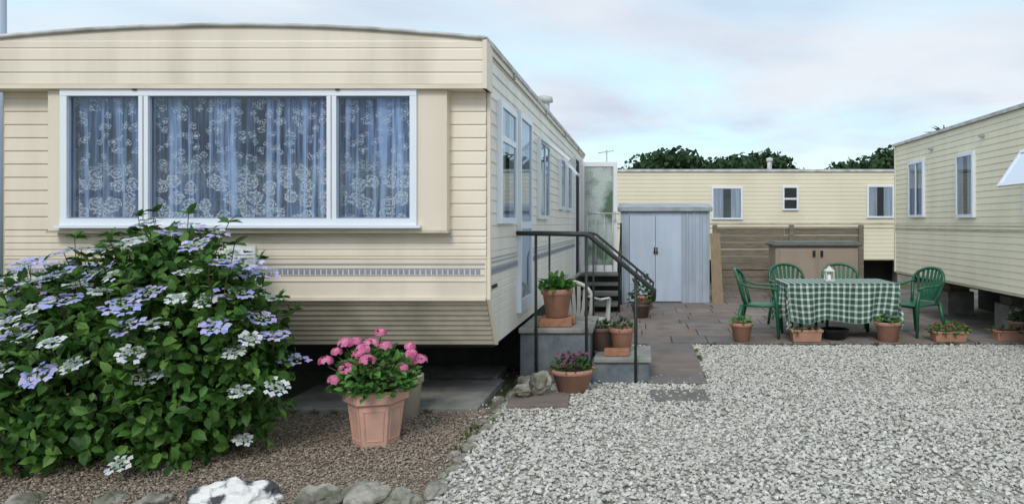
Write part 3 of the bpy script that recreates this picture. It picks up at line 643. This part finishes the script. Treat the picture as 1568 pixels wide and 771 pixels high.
for q,i in enumerate(sel):
    c=P[i]+d[i]*.03+np.array([0,-.02,.02]); nrm=unit((d[i]*.35+np.array([0,-.22,.9])+rdir(1)[0]*.15)[None])[0]
    blue=random.random()<(.48 if P[i][2]>.95 or P[i][0]<-3.6 else .3); k='flblue' if blue else 'flwhite'
    rad=random.uniform(.07,.095) if blue else random.uniform(.045,.07)
    n=13 if blue else 10
    u=unit(np.cross(nrm,[[.3,.9,.1]]))[0]; v=np.cross(nrm,u)
    a=np.arange(n)/n*6.28+rng.uniform(0,.25,n); rr=rad*rng.uniform(.85,1.1,n)
    PP=c+u*(np.cos(a)*rr)[:,None]+v*(np.sin(a)*rr)[:,None]+rng.normal(0,.005,(n,3))
    NN=unit(nrm+rdir(n)*.22); scatter(mb,PV,PF,PP,unit(np.cross(NN,rdir(n))),NN,rng.uniform(.021,.03,n)*(1 if blue else .85),k)
    if blue and random.random()<.5:
        rr=rad*rng.uniform(.3,.6,7); a=rng.uniform(0,6.28,7); PP=c+u*(np.cos(a)*rr)[:,None]+v*(np.sin(a)*rr)[:,None]+nrm*.012
        NN=unit(nrm+rdir(7)*.25); scatter(mb,PV,PF,PP,unit(np.cross(NN,rdir(7))),NN,rng.uniform(.018,.024,7),k)
    m_=46; a=rng.uniform(0,6.28,m_); rr=rad*.72*np.sqrt(rng.uniform(0,1,m_))
    PP=c+u*(np.cos(a)*rr)[:,None]+v*(np.sin(a)*rr)[:,None]+nrm*.006
    scatter(mb,PV,PF,PP,unit(np.cross(np.repeat(nrm[None],m_,0)+.01,rdir(m_))),unit(nrm+rdir(m_)*.5),rng.uniform(.006,.011,m_),'bulb')
    mb.tube([c-nrm*.14,c],.003,'stem',4)
mb.obj('hydrangea_bush')
# ---- pink hydrangea
mb=MB(); cx,cy=-1.83,5.07
mb.lathe(cx,cy,[(.14,0),(.148,.0),(.152,.02),(.185,.28),(.19,.285),(.215,.30),(.218,.37),(.212,.38),(.19,.38),(.18,.33)],'terra_l',6,False,R(15))
mb.lathe(cx,cy,[(.185,.335),(.001,.34)],'soil',6,False,R(15))
for j in range(6):
    a=R(15)+j*math.pi/3; b=a+math.pi/3
    def pp(t,u):
        r=(.152+.033*u)*1.012; A=np.array([math.cos(a)*r,math.sin(a)*r]); B=np.array([math.cos(b)*r,math.sin(b)*r]); q=A*(1-t)+B*t
        return (cx+q[0],cy+q[1],.02+.26*u)
    mb.tube([pp(.15,.1),pp(.15,.88),pp(.85,.88),pp(.85,.1),pp(.15,.1)],.004,'terra_l',4,False)
foliage(mb,cx,cy,.38,.27,.26,560,.075,'leafp'); foliage(mb,cx,cy,.36,.26,.08,100,.07,'leafp')
heads=[(-.35,.57),(-.20,.69),(-.10,.61),(.02,.60),(.10,.67),(-.02,.50),(.30,.62),(.17,.47),(-.24,.46),(-.02,.67),(-.13,.70),(.27,.66),(.05,.53),(-.28,.63),(.22,.52),(.0,.74),(-.06,.66),(.33,.56),(-.15,.53)]
for hx,hz in heads:
    yy=cy+random.uniform(-.22,.10); r=random.uniform(.035,.06); mb.tube([(cx,cy,.35),(cx+hx*.85,yy,hz-.03)],.004,'stem',5)
    florets(mb,(cx+hx*.88,yy,hz),r,64,.016,'flpink',.8)
mb.obj('pink_hydrangea_pot')
mb=MB(); pot(mb,-1.85,5.75,0,.33,.14,.10,'beigepot'); foliage(mb,-1.85,5.75,.3,.12,.1,60,.06,'leafp'); mb.obj('beige_flower_pot')
# ---- step pots
mb=MB(); mb.bbox(-1.0,7.0,.522,-.68,7.16,.60,'brick',.006,rot=.05); mb.bbox(-.98,7.19,.522,-.66,7.3,.60,'brick',.006)
mb.obj('brick_stack')
mb=MB(); pot(mb,-.83,7.13,.605,.27,.155,.105,'terra')
n=34; a=rng.uniform(0,6.28,n); D=np.stack([np.cos(a),np.sin(a),rng.uniform(.3,1.3,n)],1)
scatter(mb,THIN_V*np.array([1.2,1,1.5]),LEAF_F,np.tile([-.83,7.13,.84],(n,1))+rng.normal(0,.03,(n,3)),D,np.tile([0,0,1.],(n,1))+rdir(n)*.2,rng.uniform(.16,.26,n),'leafp'); foliage(mb,-.83,7.13,.86,.14,.12,90,.08,'leafp')
mb.obj('potted_plant')
mb=MB(); mb.bbox(-.37,7.02,.242,-.13,7.14,.305,'brick',.006); mb.obj('brick')
mb=MB(); pot(mb,-.21,7.27,.243,.24,.125,.085,'terra'); foliage(mb,-.21,7.27,.46,.12,.10,80,.05,'leafd'); florets(mb,(-.21,7.27,.5),.09,10,.012,'flpurp'); mb.obj('potted_plant')
mb=MB(); pot(mb,-.42,7.42,.243,.22,.14,.12,'brownpot'); foliage(mb,-.42,7.42,.44,.12,.08,60,.05,'leafd'); mb.obj('potted_plant')
mb=MB(); pot(mb,-.63,6.62,.0,.21,.205,.13,'terra'); foliage(mb,-.63,6.62,.18,.19,.15,220,.05,'leafd'); 
for i in range(16): a=random.uniform(0,6.28); r=random.uniform(0,.15); florets(mb,(-.63+r*math.cos(a),6.62+r*math.sin(a),.28+random.uniform(0,.06)),.02,9,.012,'flpurp')
mb.obj('potted_plant')
mb=MB(); pot(mb,-.03,11.6,.03,.22,.16,.11,'brownpot'); foliage(mb,-.03,11.6,.24,.18,.5,140,.08,'leafd'); florets(mb,(-.03,11.5,.6),.16,26,.022,'flpurp'); mb.obj('potted_plant')
mb=MB(); pot(mb,.02,12.6,.03,.25,.17,.12,'terra'); foliage(mb,.02,12.6,.26,.17,.22,90,.07,'leafp'); mb.obj('potted_plant')
def pat(x,y,h,rt,rb,k,fk,fn,fh,ex=1,ey=1,fl=None,n=20,a0=0,smooth=True):
    mb=MB(); pot(mb,x,y,.03 if y>9.13 else .0,h,rt,rb,k,n,smooth,ex,ey,a0); foliage(mb,x,y,h,rt*.9,fh,fn,.06,fk,ex=ex,ey=ey)
    if fl:
        for i in range(10): florets(mb,(x+random.uniform(-.8,.8)*rt*ex,y+random.uniform(-.5,.5)*rt*ey,h+fh*random.uniform(.6,1)),.02,8,.012,fl)
    mb.obj('potted_plant' if smooth else 'planter_box')
pat(1.24,9.3,.23,.15,.10,'terra','leafp',60,.10)
pat(2.04,9.28,.15,.28,.24,'terra','leafd',60,.03,ex=1,ey=.55,n=4,a0=R(45),smooth=False)
pat(3.08,9.3,.24,.165,.12,'terra','leafp',90,.12)
pat(3.83,9.28,.13,.30,.26,'terra','leafp',170,.13,ex=1,ey=.5,n=4,a0=R(45),smooth=False,fl='flred')
pat(4.62,9.35,.13,.28,.24,'terra','leafd',50,.05,ex=1,ey=.5,n=4,a0=R(45),smooth=False)
pat(4.95,9.7,.2,.15,.12,'terra','leafp',110,.2,fl='flwhite')
mb=MB(); mb.lathe(2.45,9.45,[(.1,.03),(.13,.035),(.18,.15),(.19,.16),(.17,.16),(.12,.06),(.001,.05)],'black',20); mb.obj('plastic_bowl')
# ------------------------------------------------------------------ chairs
def chair(x,y,rot,k,name):
    T=Matrix.Translation((x,y,.03 if y>9.13 else 0))@Matrix.Rotation(rot,4,'Z')
    mb=MB(T)
    for zz in (.42,.40):
        mb.grid(lambda u,v:((u-.5)*(.44+.04*(1-v)),-.23+.45*v,zz-.018*math.cos((u-.5)*math.pi)*math.sin(v*math.pi)+(.0-.03*max(0,.12-v)/.12)),10,8,k)
    mb.tube([(-.24,-.23,.405),(-.22,.22,.41),(.22,.22,.41),(.24,-.23,.405),(0,-.24,.39),(-.24,-.23,.405)],.016,k,6)
    for sx in (-1,1):
        mb.tube([(sx*.27,-.26,0),(sx*.245,-.23,.42),(sx*.27,-.21,.62)],[.020,.030,.022],k,6)
        mb.tube([(sx*.25,.30,0),(sx*.215,.22,.42)],[.020,.030],k,6)
        mb.tube([(sx*.27,-.24,.62),(sx*.285,-.15,.645),(sx*.285,.08,.65),(sx*.235,.27,.70)],[.022,.030,.030,.022],k,8,flat=.45)
    def bk(u,z):
        t=(z-.42)/.45; w=.20+.055*min(1,t*1.6)
        return (u*w,.22+.12*t-.05*(u*u)*1.0,z)
    arch=[]
    for i in range(21):
        a=math.pi*i/20; u=-math.cos(a); z=.66+.21*math.sin(a)**.7 if 0<i<20 else .66
        arch.append(bk(u,z))
    arch=[bk(-1,.42),bk(-1,.54)]+arch+[bk(1,.54),bk(1,.42)]
    mb.tube(arch,.022,k,6)
    for i in range(-3,4):
        u=i/3.8; zt=.66+.21*math.sqrt(max(0,1-u*u))**.7
        ps=[bk(u*.7,.44),bk(u*.85,.58),bk(u,zt-.01)]
        for a,b in zip(ps[:-1],ps[1:]):
            h=.020; mb.add([(a[0]-h,a[1],a[2]),(a[0]+h,a[1],a[2]),(b[0]+h,b[1],b[2]),(b[0]-h,b[1],b[2]),(a[0]-h,a[1]+.008,a[2]),(a[0]+h,a[1]+.008,a[2]),(b[0]+h,b[1]+.008,b[2]),(b[0]-h,b[1]+.008,b[2])],[(0,1,2,3),(5,4,7,6),(0,3,7,4),(1,5,6,2)],k)
    mb.obj(name)
chair(1.55,9.75,R(75),'green','garden_chair')
chair(2.13,10.6,R(8),'green','garden_chair')
chair(2.88,10.65,R(-5),'green','garden_chair')
chair(3.62,9.85,R(-62),'green','garden_chair')
chair(-.72,8.45,R(160),'wplast','white_garden_chair')
# table + cloth
tb=empty('garden_table'); mb=MB(); cx,cy,hw,hd,zt=2.53,9.75,.70,.42,.745
mb.bbox(cx-hw+.01,cy-hd+.01,zt-.035,cx+hw-.01,cy+hd-.01,zt-.006,'green',.008)
for sx in (-1,1):
    for sy in (-1,1): mb.tube([(cx+sx*.52,cy+sy*.30,.03),(cx+sx*.5,cy+sy*.28,zt-.03)],[.025,.03],'green',8)
mb.obj('table',tb)
mb=MB(); nu,nv=130,100; dr=.50; uvs=[]
def clothf(u,v):
    s_=(u-.5)*2*(hw+dr); t=(v-.5)*2*(hd+dr)
    ex=max(0,abs(s_)-hw); ey=max(0,abs(t)-hd); x=math.copysign(min(abs(s_),hw),s_); y=math.copysign(min(abs(t),hd),t)
    d=min(math.hypot(ex,ey),.56)
    per=(s_ if ey>=ex else t)
    rip=.035*math.sin(per*17+(1 if t>0 else 3))*min(1,d/.3)+.015*math.sin(per*41)*min(1,d/.3)
    out=.012+rip-.06*d
    if ex>0 and ey>0: ang=math.atan2(ey,ex); ox=math.cos(ang)*(out+.10*math.sin(2*ang)*d/.5)-.12*d*math.cos(ang); oy=math.sin(ang)*(out+.10*math.sin(2*ang)*d/.5)
    elif ex>0: ox,oy=out,0
    elif ey>0: ox,oy=-.22*(d/.5)**1.4*max(0,abs(s_)/hw-.35)*.5,out
    else: ox=oy=0
    if d==0: ox=oy=0
    return (cx+x+math.copysign(1,s_)*ox,cy+y+(math.copysign(1,t)*oy),zt-d*(.97+.05*math.sin(per*9)))
for j in range(nv+1):
    for i in range(nu+1): uvs.append(((i/nu-.5)*2*(hw+dr)+5,(j/nv-.5)*2*(hd+dr)+5))
mb.grid(clothf,nu,nv,'cloth'); mb.obj('tablecloth',tb,uvs=uvs)
mb=MB(); lx,ly=2.44,9.7; mb.box(lx-.06,ly-.06,zt+.004,lx+.06,ly+.06,zt+.02,'wplast')
for sx in (-1,1):
    for sy in (-1,1): mb.box(lx+sx*.05-.006,ly+sy*.05-.006,zt+.02,lx+sx*.05+.006,ly+sy*.05+.006,zt+.13,'wplast')
mb.lathe(lx,ly,[(.085,zt+.13),(.085,zt+.14),(.03,zt+.175),(.03,zt+.19),(.001,zt+.2)],'wplast',4,False,R(45)); mb.lathe(lx,ly,[(.025,zt+.02),(.025,zt+.09),(.001,zt+.09)],'white',12)
mb.tube([(lx-.03,ly,zt+.19),(lx-.02,ly,zt+.235),(lx+.02,ly,zt+.235),(lx+.03,ly,zt+.19)],.003,'steel',5); mb.obj('lantern')
# ------------------------------------------------------------------ rocks
RV,RF=ico(4)
def rock(name,c,s,k,seed):
    V=[]; off=Vector((seed*3.1,seed*1.7,0))
    for v in RV:
        p=Vector(v); q=p*1.1+off; d=1+.45*mnoise.noise(q)+.25*mnoise.noise(q*2.3)
        cell=mnoise.cell(q*1.6); d+=.06*cell
        d+=.10*abs(mnoise.noise(q*4.5))+.05*mnoise.noise(q*11)
        V.append((c[0]+v[0]*s[0]*d,c[1]+v[1]*s[1]*d,c[2]+v[2]*s[2]*d))
    mb=MB(); mb.add(V,[tuple(f) for f in RF.tolist()],k,False); return mb.obj(name)
rock('white_painted_rock',(-2.2,4.0,.0),(.21,.12,.10),'rockw',1)
for i,(x,y,s,h) in enumerate([(-1.75,3.98,.12,.08),(-1.5,4.03,.13,.09),(-1.3,4.0,.09,.06),(-2.62,3.96,.09,.05),(-2.88,4.0,.06,.04),(-3.3,3.96,.10,.05),(-3.72,3.98,.08,.04),(-1.16,4.12,.06,.05)]):
    rock('rock',(x,y,.0),(s,.09,h),'rock',i+3)
y=4.3; i=0
while y<6.6:
    s=random.uniform(.035,.075); rock('border_stone',(-1.18+random.uniform(-.05,.05),y,-.01),(s*random.uniform(.7,1.1),s*random.uniform(.9,1.4),s*.55),'rock',20+i); y+=s*random.uniform(1.9,3.0); i+=1
rock('rock',(-.88,6.35,.11),(.09,.09,.11),'rock',50); rock('rock',(-1.0,6.55,.07),(.11,.09,.08),'rock',51); rock('rock',(-1.02,6.25,.09),(.07,.07,.05),'rock',53)
# ------------------------------------------------------------------ distant trees, palm, pole
mb=MB(); 
def clump(cx,cy,cz,r,n,s=.26):
    d=rdir(n); t=rng.uniform(.78,1.14,n); P=np.array([cx,cy,cz])+d*(r*t)[:,None]*np.array([1.25,1,.8])
    scatter(mb,LEAF_V*np.array([1.7,1,1]),LEAF_F,P,rdir(n),unit(d+rdir(n)*.5),rng.uniform(.6,1.3,n)*s,'treeleaf')
    V=IV*r*.8*np.array([1.25,1,.8])+np.array([cx,cy,cz]); mb.add(V,[tuple(f) for f in IF.tolist()],'treeleaf')
def treerow(x0,x1,base,amp,seed):
    x=x0
    while x<x1:
        f=(x-x0)/(x1-x0); env=min(1,f*5+.35,(1-f)*4+.3)
        h=(base+amp*mnoise.noise(Vector((x*.35,seed,0)))); r=random.uniform(.7,1.3)
        z=3.2+(h-3.2)*env
        clump(x,45+random.uniform(-1.5,1.5),z-r*.8,r,330); clump(x+random.uniform(-.5,.5),45,z-r*.8-1.3,r*1.2,200); clump(x+.2,45.5,1.2,1.7,80)
        x+=random.uniform(.8,1.3)
treerow(-1.6,10.4,5.6,.8,1.0); treerow(10.9,22,5.7,.9,4.0)
for x in range(-1,22,3): mb.tube([(x,45,-.03),(x+.3,45,2.5),(x,45,4)],[.2,.15,.08],'stem',6)
mb.obj('distant_trees')
mb=MB(); px,py,pz=8.75,21.5,3.98
mb.tube([(px,py,-.03),(px+.05,py,2),(px,py,pz)],[.16,.12,.11],'stem',10)
n=120; a=rng.uniform(0,6.28,n); el=rng.uniform(-.4,.7,n); D=np.stack([np.cos(a)*np.cos(el),np.sin(a)*np.cos(el),np.sin(el)],1)
scatter(mb,LEAF_V*np.array([.12,1,1.2]),LEAF_F,np.tile([px,py,pz],(n,1)),D,unit(np.tile([0,0,1.],(n,1))+rdir(n)*.2),rng.uniform(.45,.7,n),'treeleaf'); mb.obj('palm_tree')
mb=MB(); mb.tube([(-10.42,12,-.03),(-10.42,12,7)],[.09,.07],'shed',10); mb.obj('utility_pole')
# ------------------------------------------------------------------ world, sun, camera
w=bpy.data.worlds.new('World'); scene.world=w; w.use_nodes=True; nt=w.node_tree; n=nt.nodes; L=nt.links
bg=n['Background']; bg.inputs[1].default_value=.12
sky=n.new('ShaderNodeTexSky'); sky.sky_type='NISHITA'; sky.sun_disc=False; sky.sun_elevation=R(40); sky.sun_rotation=R(188)
tc=n.new('ShaderNodeTexCoord'); sp=n.new('ShaderNodeSeparateXYZ'); L.new(tc.outputs['Generated'],sp.inputs[0])
az=n.new('ShaderNodeMath'); az.operation='MAXIMUM'; az.inputs[1].default_value=0; L.new(sp.outputs[2],az.inputs[0])
az2=n.new('ShaderNodeMath'); az2.operation='ADD'; az2.inputs[1].default_value=.14; L.new(az.outputs[0],az2.inputs[0])
cb=n.new('ShaderNodeCombineXYZ')
for i in (0,1):
    dv=n.new('ShaderNodeMath'); dv.operation='DIVIDE'; L.new(sp.outputs[i],dv.inputs[0]); L.new(az2.outputs[0],dv.inputs[1]); L.new(dv.outputs[0],cb.inputs[i])
def cn(scale,off,detail=7,rough=.55,dist=.4):
    mp=n.new('ShaderNodeMapping'); mp.inputs['Location'].default_value=off; L.new(cb.outputs[0],mp.inputs[0])
    t=n.new('ShaderNodeTexNoise'); t.inputs['Scale'].default_value=scale; t.inputs['Detail'].default_value=detail; t.inputs['Roughness'].default_value=rough; t.inputs['Distortion'].default_value=dist
    L.new(mp.outputs[0],t.inputs['Vector']); return t.outputs['Fac']
f1=cn(.75,(3.1,.4,0)); f2=cn(1.1,(7.7,2,0),6,.5,.2)
r1=n.new('ShaderNodeValToRGB'); e=r1.color_ramp.elements; e[0].position=.36; e[0].color=(.45,.45,.45,1); e[1].position=.56; e[1].color=(1,1,1,1); L.new(f1,r1.inputs[0])
r2=n.new('ShaderNodeValToRGB'); e=r2.color_ramp.elements; e[0].position=.34; e[0].color=(5.2,5.85,7.0,1); e[1].position=.62; e[1].color=(6.9,7.35,7.9,1); L.new(f2,r2.inputs[0])
skb=n.new('ShaderNodeMixRGB'); skb.blend_type='ADD'; skb.inputs[0].default_value=1; skb.inputs[2].default_value=(2.2,4.3,4.3,1); L.new(sky.outputs[0],skb.inputs[1])
mx=n.new('ShaderNodeMixRGB'); L.new(r1.outputs[0],mx.inputs[0]); L.new(skb.outputs[0],mx.inputs[1]); L.new(r2.outputs[0],mx.inputs[2]); L.new(mx.outputs[0],bg.inputs[0])
sd=bpy.data.lights.new('sun','SUN'); sd.energy=1.5; sd.angle=R(18); sd.color=(1,.965,.91); so=bpy.data.objects.new('sun',sd); scene.collection.objects.link(so)
dv=Vector((.11,.78,-.66)); so.rotation_euler=dv.to_track_quat('-Z','Y').to_euler()
cam=bpy.data.cameras.new('camera'); co=bpy.data.objects.new('camera',cam); scene.collection.objects.link(co)
co.location=(0,0,1.5); co.rotation_euler=(R(90),0,0); cam.lens=26; cam.sensor_width=36; cam.shift_x=-.128; cam.shift_y=-.0277; cam.clip_end=2000; cam.clip_start=.05
scene.camera=co
scene.view_settings.view_transform='Standard'; scene.view_settings.look='None'; scene.view_settings.exposure=0
